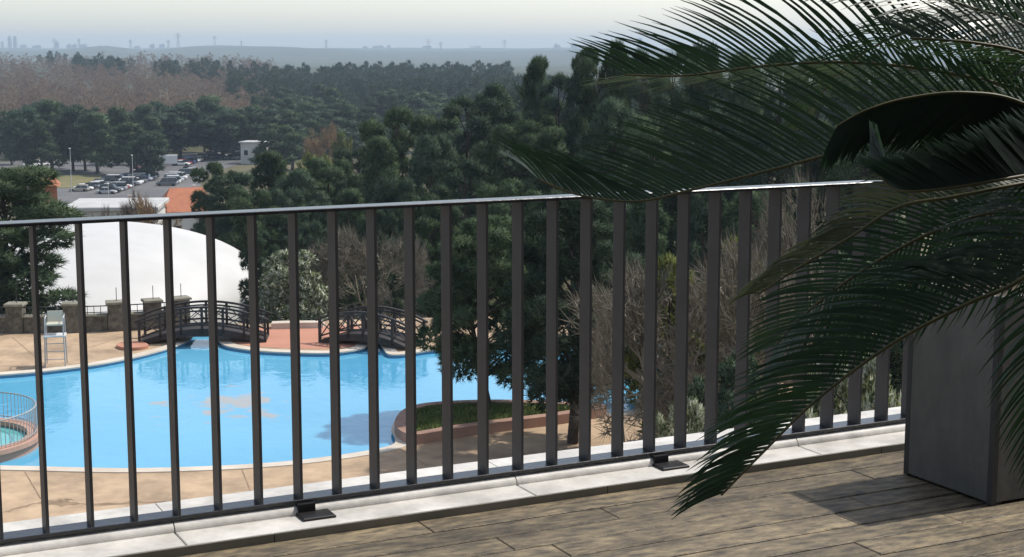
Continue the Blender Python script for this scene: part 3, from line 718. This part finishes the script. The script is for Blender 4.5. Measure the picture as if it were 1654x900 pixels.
# prototypes
mid = [pine_mesh(12, 7.5, 20, 150, .62, 7, .25, 'round', .19, .07, 'needle'), pine_mesh(12, 6.5, 20, 160, .6, 7, .22, 'cone', .2, .07, 'needle'),
       pine_mesh(12, 8, 24, 130, .62, 7, .3, 'umbrella', .17, .07, 'needle2'), pine_mesh(12, 7, 26, 120, .6, 7, .2, 'round', .16, .07, 'needle2')]
farp = [pine_mesh(12, 7, 15, 46, 1.15, 5, .25, s_, .2, .13, mt) for s_, mt in (('round', 'needle2'), ('cone', 'needle'), ('umbrella', 'needle2'), ('round', 'needle'))]

# dense pine on the planting bed and its neighbour, nearest big trees
isl = pine_mesh(8, 5.2, 46, 300, .34, 8, .17, 'round', .15, .055, 'needle', r0=.13, lean=.7)
plant('pine_tree', isl, 790, 340, 50.5, 205, 'dense round pine leaning over the pool from the lawn bed', zbase=ZP + .22, rz=.4)
isl2 = pine_mesh(9, 5.4, 46, 280, .36, 8, .2, 'round', .15, .055, 'needle2', r0=.2, lean=.4)
plant('pine_tree', isl2, 928, 300, 46.5, 205, 'dense dark pine with thick trunk on paving beside the lawn bed', zbase=ZP, rz=2)
lft = pine_mesh(10, 6, 30, 240, .42, 8, .25, 'umbrella', .17, .06, 'needle', r0=.18, lean=.5)
plant('pine_tree', lft, -22, 262, 76, 240, 'dark pine overhanging the stone wall in front of the white dome')

MP = [  # px, y of the top, distance, crown width px, prototype
 (340, 258, 150, 70, 0), (372, 275, 135, 110, 3), (430, 240, 140, 105, 1), (478, 268, 130, 110, 2), (530, 250, 135, 105, 0), (398, 300, 115, 90, 0), (440, 345, 116, 90, 3), (575, 235, 150, 100, 3),
 (645, 165, 125, 115, 0), (610, 215, 118, 100, 1), (700, 210, 110, 110, 2), (760, 150, 125, 130, 3), (725, 180, 140, 90, 1), (800, 128, 130, 110, 2), (830, 190, 108, 120, 0), (745, 250, 95, 115, 3),
 (640, 280, 100, 110, 2), (868, 84, 120, 85, 1), (905, 112, 112, 100, 3), (938, 78, 118, 70, 1), (968, 68, 112, 85, 0), (1000, 58, 110, 75, 1), (1040, 72, 105, 90, 3), (990, 150, 92, 130, 2), (890, 200, 96, 110, 1),
 (1090, 75, 112, 100, 0), (1140, 60, 115, 95, 2), (1200, 80, 108, 120, 1), (1260, 70, 112, 110, 3), (1330, 85, 106, 120, 0), (1400, 75, 112, 120, 2), (1480, 80, 108, 120, 1), (1560, 85, 110, 120, 3), (1640, 80, 108, 120, 0),
 (1060, 180, 88, 130, 0), (1150, 170, 86, 130, 3), (1240, 190, 84, 130, 2), (1330, 190, 86, 130, 1), (1420, 200, 84, 130, 0), (960, 270, 76, 120, 3), (1050, 290, 72, 120, 1), (820, 285, 82, 100, 0),
 (560, 300, 105, 95, 1), (505, 320, 98, 80, 3), (690, 310, 84, 90, 0), (1140, 300, 70, 110, 2), (1230, 300, 68, 110, 0), (455, 300, 118, 90, 2), (412, 368, 80, 70, 3), (610, 335, 88, 80, 3)]
wl = ['round-crowned green pine on the wooded slope beyond the pool', 'pointed dark pine on the wooded slope beyond the pool', 'flat-topped bluish pine on the wooded slope beyond the pool', 'narrow bluish pine on the wooded slope beyond the pool']
wl = ['round-crowned green pine', 'pointed dark green pine', 'flat-topped bluish pine', 'narrow bluish pine']
def where(px, yt):
    if px < 460: return 'between the white dome and the car park'
    if px < 620: return 'behind the far footbridge and bare trees' if yt > 290 else 'below the golden-brown bare tree'
    if px < 860: return 'rising above the dense pine by the pool' if yt < 200 else 'just behind the dense pine by the pool'
    if px < 1050: return 'breaking the skyline beside the frond tips' if yt < 130 else 'under the tips of the cycad fronds'
    return 'reaching the sky behind the cycad fronds' if yt < 130 else 'seen through the railing behind the cycad fronds'
for (px, yt, dist, wpx, k) in MP: plant('pine_tree', mid[k], px, yt, dist, wpx, wl[k] + ' ' + where(px, yt), group='pines on the slope beyond the pool')

# bare trees and shrubs
bare = [bare_mesh(7, 5, 'paletwig', 5, kids=3), bare_mesh(7, 6, 'paletwig', 5, kids=3), bare_mesh(7, 5, 'twig', 5, kids=3), bare_mesh(7, 5, 'goldtwig', 4, kids=3)]
for (px, yt, dist, wpx, k, lb, zb) in ((585, 345, 74, 150, 0, 'bare pale-twigged tree behind the far footbridge', None), (515, 385, 72, 110, 1, 'bare spreading tree at the end of the terracotta paving', None),
     (640, 370, 72, 110, 1, 'bare tree against dark pines beside the far footbridge', None), (228, 293, 140, 90, 2, 'bare brown tree in front of the white-roofed hall', None), (250, 300, 128, 100, 3, 'bare golden-brown tree behind the railing by the orange roof', None),
     (170, 318, 130, 70, 2, 'small bare tree beside the white-roofed hall', None), (1095, 395, 43, 260, 0, 'thorny bare shrub with pale twigs behind the railing', ZP), (1175, 370, 41, 270, 1, 'tangled bare shrub with pale twigs behind the fern-like fronds', ZP),
     (1265, 345, 42, 260, 0, 'tall bare shrub between railing and planter box', ZP), (1350, 250, 46, 230, 1, 'bare twiggy tree behind the tip of the railing', ZP), (1020, 470, 42, 130, 1, 'low bare shrub beside the thick pine trunk', ZP)):
    plant('bare_tree', bare[k], px, yt, dist, wpx, lb, zbase=zb)
gold = bare_mesh(8, 7, 'goldtwig', 5, kids=3, thick=1.6)
plant('bare_tree', gold, 513, 190, 330, 62, 'rounded golden-brown bare tree at the wood edge')
def shrub_mesh(Hh, Wd, nl, per, leaf, mt, wid=.3, nb=3):
    lobes = make_lobes(Hh, Wd, nl, .12, 'round', .2); tb = trunk_mb(Hh, Wd, lobes, .04 * Hh ** .5, .1).build('trunk', M['bark']); tm = tb.data; bpy.data.objects.remove(tb)
    c, o_ = lobe_points(lobes, per); T = blades(c, o_, np.full(len(c), leaf), nb, wid, .9); sn = soft_normals(T, o_, nb); T = T.reshape(-1, 3); cm = tri_mesh('crown', T, len(T) // 3, sn); cm.materials.append(M[mt]); return tm, cm
hedge = [shrub_mesh(4, 3.4, 22, 170, .26, 'needle', .16, 5), shrub_mesh(4, 3.4, 22, 170, .26, 'needle2', .16, 5)]
for (px, yt, dist, wpx, k, lb) in ((1060, 500, 52, 120, 0, 'dark evergreen bush beside the thick pine trunk'), (1135, 450, 52, 150, 1, 'bluish evergreen bush behind the thorny bare shrub'), (1225, 420, 53, 170, 0, 'broad evergreen bush behind the tangled bare twigs'),
     (1320, 400, 52, 170, 1, 'bluish evergreen bush behind the drooping frond'), (1420, 410, 51, 170, 0, 'evergreen bush behind the silvery shrub'), (1500, 420, 50, 150, 1, 'bluish evergreen bush behind the planter box'),
     (1365, 530, 36, 120, 0, 'small evergreen bush above the low silvery shrub'), (1190, 560, 38, 130, 1, 'low bluish bush under the thorny twigs')):
    plant('evergreen_bush', hedge[k], px, yt, dist, wpx, lb, 'bush', zbase=ZP)
lime = shrub_mesh(3, 3.5, 16, 60, .4, 'yneedle', .2, 4)
plant('shrub', lime, 42, 264, 205, 50, 'lime green rounded shrub behind the dark pine', 'shrub')
plant('shrub', lime, 548, 208, 325, 36, 'yellow-green round shrub beside the golden-brown bare tree', 'shrub')
plant('shrub', lime, 505, 240, 210, 70, 'yellowish bushes on the open patch between pines', 'shrub')
plant('shrub', shrub_mesh(4, 2.6, 14, 130, .22, 'yneedle', .2, 4), 1085, 405, 44, 120, 'yellow-green leafy shrub tangled in the thorny bare twigs', 'shrub', zbase=ZP)
plant('shrub', shrub_mesh(4, 2.6, 14, 130, .22, 'yneedle', .2, 4), 1205, 372, 45, 130, 'tall yellow-green shrub behind the tangled bare twigs', 'shrub', zbase=ZP)
sil = shrub_mesh(3, 3, 26, 150, .20, 'silver', .24, 4)
plant('shrub', sil, 462, 400, 70.5, 120, 'glossy pale-flecked evergreen shrub at the terrace edge by the dome', 'shrub', zbase=ZP - 1)
sil2 = shrub_mesh(3, 2.4, 30, 340, .10, 'silver', .24, 4)
plant('shrub', sil2, 1400, 560, 24, 190, 'silvery variegated shrub beside the planter box below the railing', 'shrub', zbase=ZP)
plant('shrub', sil2, 1290, 640, 23, 130, 'low silvery shrub under the drooping frond', 'shrub', zbase=ZP)
plant('shrub', sil2, 1110, 640, 30, 120, 'silvery low shrub at the foot of the thorny bare twigs', 'shrub', zbase=ZP)

# pines round the car park, singly
def fpl(px, yt, d, wpx, wh, grp):
    k = rnd.randrange(4); plant('pine_tree', farp[k], px, yt, d, wpx, ['round bluish pine', 'pointed green pine', 'flat-topped bluish pine', 'round green pine'][k] + ' ' + wh, group=grp)
FP = []
for px in range(-10, 440, 17): FP.append((px + rnd.uniform(-8, 8), 452 + rnd.uniform(-12, 60), 0))
for (px, yt, dist, wpx) in ((35, 170, 400, 60), (75, 158, 405, 75), (110, 165, 395, 60), (150, 178, 390, 75), (205, 195, 385, 85), (232, 210, 372, 60), (185, 168, 420, 60), (285, 160, 445, 70), (335, 150, 455, 80), (262, 180, 440, 60), (355, 175, 440, 70),
                            (240, 185, 420, 55), (130, 190, 400, 60), (60, 190, 385, 60), (10, 205, 420, 40)):
    fpl(px, yt, dist, wpx, 'standing in front of the wood edge by the parked cars', 'pines behind the car park')
for (px, d, _) in FP:
    fpl(px, rnd.uniform(158, 192), d, rnd.uniform(40, 62), 'in the row behind the car park', 'pines behind the car park')
for k in range(60):
    px = rnd.uniform(395, 800); d = rnd.uniform(380, 620)
    yt = 195 - (d - 380) / 240 * 60 + rnd.uniform(-10, 10)
    fpl(px, yt, d, rnd.uniform(44, 66) * 450 / d, 'in the dark wood beyond the golden-brown bare tree' if px < 620 else 'in the dark wood above the slope pines', 'pines in the middle wood')

# far woods, too many to count: one mass of bare trees, one of pines
def wood(name, gen, spots, mt, label, cat):
    Ts = [gen(k) for k in range(4)]; out = []
    for (x, y, h_, w_) in spots:
        T = Ts[rng.integers(4)]; a = rng.uniform(0, 6.28); ca, sa = math.cos(a), math.sin(a)
        P = T.reshape(-1, 3); Q = np.stack([(P[:, 0] * ca - P[:, 1] * sa) * w_ + x, (P[:, 0] * sa + P[:, 1] * ca) * w_ + y, P[:, 2] * h_ + tz(x, y)], -1); out.append(Q)
    A = np.concatenate(out); me_ = tri_mesh(name, A, len(A) // 3); o = link(name, me_, None, M[mt]); tag(o, label, cat, kind='stuff'); return o
def gen_pine(k):
    c, o_ = lobe_points([((p[0][0] / 10, p[0][1] / 10, p[0][2] / 10), tuple(np.array(p[1]) / 10)) for p in make_lobes(10, 7, 9, .22, ['round', 'cone', 'umbrella', 'round'][k], .22)], 60)
    return blades(c, o_, np.full(len(c), .17), 4, .16)
def gen_bare(k):
    c, o_ = lobe_points([((p[0][0] / 10, p[0][1] / 10, p[0][2] / 10), tuple(np.array(p[1]) / 10)) for p in make_lobes(10, 8, 9, .2, 'round', .2)], 60)
    o_[:, 2] += .4; return blades(c, o_, np.full(len(c), .115), 6, .06, .8, .3)
def spot(px, d, h_, w_): return (ray(px, HY).x * d / ray(px, HY).y, d, h_, w_)
bs = []; ps = []
for k in range(1500):
    px = rnd.uniform(-230, 440); d = 1 / rnd.uniform(1 / 1550, 1 / 480)
    bs.append(spot(px, d, rnd.uniform(7, 13), rnd.uniform(8, 14)))
for (x0, x1, d0, d1, n) in ((118, 215, 1050, 1250, 34), (245, 362, 900, 1100, 40), (370, 830, 640, 1000, 420), (400, 900, 560, 760, 160), (800, 1700, 260, 620, 330), (-230, -10, 420, 600, 50), (60, 130, 1300, 1500, 10)):
    for k in range(n):
        px = rnd.uniform(x0, x1); d = rnd.uniform(d0, d1); tall = 1.0 if d0 < 800 else 1.0
        ps.append(spot(px, d, rnd.uniform(9, 15) * tall, rnd.uniform(9, 13)))
wood('bare_woodland', gen_bare, bs, 'fartwig', 'brown leafless woodland covering the far slope', 'woodland')
wood('pine_woodland', gen_pine, ps, 'farneedle', 'dark green pine wood stretching to the far hills', 'woodland')

# far skyline: pylons and towers
def pylon(px, ytop, dist):
    p = gp(px, dist); Ht = at(px, ytop, dist).z - p.z; r = empty('power_pylon', p, rnd.uniform(-.4, .4)); tag(r, 'thin lattice power pylon on the far ridge', 'pylon', 'power pylons along the far ridge')
    b = MB(); bw_ = Ht * .09
    def leg(sx, sy, z): k = (1 - z / Ht) ** 1.3 * bw_ + .6; return Vector((sx * k, sy * k, z))
    zs = np.linspace(0, Ht, 8)
    for sx, sy in ((-1, -1), (1, -1), (1, 1), (-1, 1)): b.tube([leg(sx, sy, z) for z in zs], .45, 4)
    for i in range(7):
        for (a, c) in (((-1, -1), (1, -1)), ((1, 1), (-1, 1))): b.beam(leg(*a, zs[i]), leg(*c, zs[i + 1]), .4, .4); b.beam(leg(*c, zs[i]), leg(*a, zs[i + 1]), .4, .4)
    b.build('lattice_mast', M['grey_metal'], r)
    for z, w_ in ((.68, .2), (.81, .26), (.93, .17)): MB().beam((-w_ * Ht, 0, z * Ht), (w_ * Ht, 0, z * Ht), 1.0, 1.2).build('crossarm', M['grey_metal'], r)
for px, yt in ((88, 62), (128, 62), (211, 64), (272, 64), (288, 53), (347, 58), (390, 66), (527, 64), (692, 63), (712, 67), (815, 64), (898, 70)): pylon(px, yt, 5150)
def tower(px, ytop, wpx, dist, k):
    p = gp(px, dist); Ht = at(px, ytop, dist).z - p.z; Wt = wpx * dist / F; r = empty('tower_block', p, rnd.uniform(-.3, .3)); tag(r, ('tall' if Ht > 40 else 'low') + ' pale tower block on the hazy far skyline', 'tower', 'tower blocks on the far skyline')
    MB().box((0, 0, Ht / 2 - 1), (Wt, Wt * .6, Ht + 2)).build('shaft', M['city'], r); MB().box((Wt * .1, 0, Ht + 1.5), (Wt * .4, Wt * .3, 3)).build('roof_block', M['city'], r)
    for i in range(1, max(2, int(Ht / 9))): MB().box((0, -Wt * .3 - .1, i * 9), (Wt * .92, .4, 2.2)).build('window_band', M['glass'], r)
for i, (px, yt, wp_) in enumerate(((4, 68, 4), (16, 59, 5), (25, 59, 6), (38, 73, 10), (60, 74, 14), (92, 68, 7), (112, 72, 8), (121, 72, 7), (136, 72, 12), (160, 74, 5), (222, 75, 10), (246, 72, 8), (262, 72, 9), (326, 76, 6), (590, 76, 8), (612, 75, 18), (628, 74, 6),
                                   (690, 75, 14), (770, 77, 20), (900, 74, 10), (927, 71, 10), (1033, 62, 7), (1046, 72, 10))): tower(px, yt, wp_, 6700, i)

# ------------------------------------------------------------------ cycad in its pot at the right, fronds arching over the terrace
CD = 2.7
crown = at(1935, 275, CD)
cy_ = empty('cycad_plant', (crown.x, crown.y, .56)); tag(cy_, 'dark green cycad with long feathery fronds arching over the terrace', 'plant')
def cchild(o): o.parent = cy_; o.matrix_parent_inverse = Matrix.Translation(-cy_.location); return o
tp = [Vector((crown.x, crown.y, z)) for z in (.56, .75, .95, 1.15, crown.z - .02)]
cchild(MB().tube(tp, [.13, .15, .14, .13, .09], 14).build('trunk', M['cycad_trunk']))
pot = empty('planter_box', (crown.x, crown.y, 0), U_ANG); pot.scale.z = .76; tag(pot, 'grey square planter box holding the cycad', 'planter')
for ch in list(pl.children): c = ch.copy(); C.objects.link(c); c.parent = pot

LEFT = 300; spare = []
def leaflet_pts(p, d, side, L_, droop, n=6):
    pts = []; q = p.copy(); dd = d.copy()
    for k in range(n + 1):
        pts.append(q.copy()); dd = (dd + droop * (.35 * (k + 1) / n)).normalized(); q = q + dd * (L_ / n)
    return pts
def leaflet_geo(pts, nrm, wd):
    vs, fs = [], []; n = len(pts) - 1
    for k, p in enumerate(pts):
        t = (pts[min(k + 1, n)] - pts[max(k - 1, 0)]).normalized(); s_ = t.cross(nrm).normalized(); f = wd * .5 * (.75, 1, 1, .95, .8, .5, .08)[k] if n == 6 else wd * .5
        vs += [p - s_ * f, p + s_ * f]
    for k in range(n): fs.append((2 * k, 2 * k + 1, 2 * k + 3, 2 * k + 2))
    return vs, fs
def frond(ctrl, rows, Lmax, singles=False, pale=False, dens=.0100, t0=.12, wd=.0047):
    """ctrl: (px, py, metres ahead); rows: leaflet ranks, each a side vector"""
    global LEFT
    P = [crown] + [at(*c) if len(c) == 3 and not isinstance(c, Vector) else c for c in ctrl]
    path = catmull(P, 14, False)
    s_ = [0]
    for a, b_ in zip(path, path[1:]): s_.append(s_[-1] + (b_ - a).length)
    Lt = s_[-1]
    rac = MB().tube(path, [.0044 * (1 - .75 * x / Lt) + .0008 for x in s_], 6).build('frond', M['rachis'], None, True); cchild(rac)
    x = Lt * t0; jv, jf = [], []
    i = 0
    while x < Lt * .997:
        while s_[i + 1] < x: i += 1
        f = (x - s_[i]) / (s_[i + 1] - s_[i]); p = path[i].lerp(path[i + 1], f); t = (path[i + 1] - path[i]).normalized(); rel = x / Lt
        ln_ = Lmax * min(1, (rel - t0 + .06) / .18) * (1 - .52 * max(0, (rel - .5) / .5) ** 1.6)
        for side, drp in rows:
            sd = Vector(side); sd = (sd - t * sd.dot(t)).normalized(); fw = .55 + .5 * rel ** 2 + rng.normal(0, .025)
            d = (sd * math.cos(fw) + t * math.sin(fw) + Vector(rng.normal(0, .018, 3))).normalized()
            pts = leaflet_pts(p, d, sd, ln_ * rng.uniform(.88, 1.08), Vector(drp) + Vector(rng.normal(0, .04, 3)))
            nrm = d.cross(t).normalized().lerp(Vector((0, 0, 1)), .15)
            v_, f_ = leaflet_geo(pts, nrm, wd)
            if singles and LEFT > 0 and rng.random() < singles:
                LEFT -= 1; o = mesh_obj('leaflet', v_, f_, M['leaf_backlit' if pale else 'leaf'], None, True); o.parent = rac
            else: n0 = len(jv); jv += v_; jf += [tuple(n0 + q_ for q_ in ff) for ff in f_]
        x += dens
    if jv: o = mesh_obj('leaflets', jv, jf, M['leaf_backlit' if pale else 'leaf'], None, True); o.parent = rac; o['kind'] = 'stuff'
    return rac
upv, dnv, away, tow = (-.1, .25, 1), (-.1, -.1, -1), (-.2, 1, .35), (-.1, -1, .3)
dr = (0, 0, -.5)
frond([(1780, 190, 2.72), (1654, 146, 2.74), (1520, 116, 2.78), (1380, 101, 2.8), (1240, 106, 2.82), (1110, 122, 2.84), (1010, 121, 2.86)], [((-.15, .1, 1), (-.62, .1, .0)), ((-.35, 1, -.22), (-.3, .1, -.1))], .275, .8)
frond([(1800, 225, 2.62), (1654, 215, 2.6), (1500, 222, 2.62), (1370, 243, 2.66), (1240, 276, 2.7), (1120, 306, 2.74), (1030, 325, 2.77), (940, 316, 2.8), (872, 291, 2.83)], [((-.1, .1, 1), (-.58, .05, -.02)), ((-.3, 1, .6), (-.5, 0, 0))], .285, .8)
frond([(1800, 330, 2.5), (1654, 448, 2.42), (1560, 492, 2.4), (1440, 556, 2.4), (1320, 645, 2.42), (1235, 728, 2.45), (1165, 800, 2.48)], [((-1, .1, .45), (-.25, 0, -.62)), ((-1, .7, .7), (-.3, 0, -.5))], .235, .8, dens=.0108, wd=.005)
frond([(1790, 130, 2.6), (1654, 42, 2.58), (1560, 10, 2.6), (1440, -28, 2.62), (1280, -40, 2.66)], [((-.1, .1, 1), (-.5, 0, -.1)), ((-.35, -1, -.5), (-.2, 0, -.2))], .20)
frond([(1800, 80, 2.75), (1654, -40, 2.78), (1500, -90, 2.8), (1340, -90, 2.8)], [((-.1, .1, 1), dr), ((-.2, 1, -.6), (-.3, 0, -.1))], .20)
# broad folded frond turned towards the viewer
frond([(1800, 262, 2.3), (1654, 284, 2.15), (1560, 300, 2.12), (1480, 309, 2.12), (1440, 302, 2.14), (1412, 268, 2.16)], [((.1, .1, 1), (-.12, 0, .05)), ((.0, .3, 1), (-.12, 0, .05)), ((.2, .2, 1), (-.12, 0, .05))], .135, dens=.0034, wd=.0085, t0=.2)
frond([(1800, 250, 2.4), (1654, 168, 2.34), (1560, 150, 2.32), (1470, 158, 2.32), (1400, 178, 2.32), (1352, 204, 2.33)], [((-.05, .1, -1), (.12, 0, -.2)), ((.15, .3, -1), (.12, 0, -.2))], .165, dens=.0045, wd=.0075, t0=.2)
frond([(1800, 268, 2.34), (1654, 296, 2.22), (1540, 318, 2.22), (1450, 335, 2.24), (1370, 385, 2.28), (1290, 432, 2.32), (1225, 475, 2.36)], [((-1, .2, .25), (-.1, 0, -.75)), ((-1, .6, .4), (0, 0, -.75))], .14, dens=.0088, t0=.42, pale=True, wd=.0028)
frond([(1800, 300, 2.62), (1654, 330, 2.62), (1530, 365, 2.62), (1420, 420, 2.64), (1320, 490, 2.66), (1250, 560, 2.7)], [((-.8, .2, .8), (-.2, 0, -.5)), ((-.4, 0, -1), (-.3, 0, -.2))], .19)
frond([(1800, 310, 2.8), (1654, 372, 2.84), (1540, 420, 2.86), (1440, 480, 2.88), (1350, 560, 2.9)], [((-.8, .2, .8), (-.2, 0, -.5)), ((-.4, 0, -1), (-.3, 0, -.2))], .18)
frond([(1800, 380, 2.7), (1730, 450, 2.68), (1700, 540, 2.66), (1690, 640, 2.66), (1690, 740, 2.68)], [((-1, .1, .5), (-.3, 0, -.95)), ((-.6, 1, .3), (-.2, 0, -.8))], .175, dens=.012)
frond([(1820, 180, 2.5), (1680, 96, 2.44), (1580, 70, 2.42), (1470, 62, 2.42)], [((-.15, .3, 1), (-.5, 0, 0)), ((-.3, 1, -.3), (-.3, 0, -.1))], .17, dens=.009)
for k in range(9):                                             # the rest of the crown, turned to the other sides
    a = math.radians(-95 + k * 27); dv = Vector((math.cos(a), math.sin(a), 0)); e = rnd.uniform(.25, .6)
    frond([crown + dv * .25 + Vector((0, 0, .3 * e)), crown + dv * .55 + Vector((0, 0, .45 * e)), crown + dv * .85 + Vector((0, 0, .32 * e)), crown + dv * 1.05 + Vector((0, 0, .02))],
          [((-dv.y, dv.x, .5), dr), ((dv.y, -dv.x, .5), dr)], .17, dens=.014)

# ------------------------------------------------------------------ haze
hb = MB().box((0, 4150, -1), (24000, 9500, 112)).build('haze'); tag(hb, 'thin bluish haze over the valley', 'haze', kind='stuff')
hm = bpy.data.materials.new('haze'); hm.use_nodes = True; hn = hm.node_tree.nodes; hn.remove(hn['Principled BSDF'])
pv = hn.new('ShaderNodeVolumePrincipled'); pv.inputs['Color'].default_value = (.69, .85, 1.0, 1); pv.inputs['Density'].default_value = 1.7e-4
hm.node_tree.links.new(pv.outputs[0], hn['Material Output'].inputs['Volume']); hb.data.materials.append(hm)
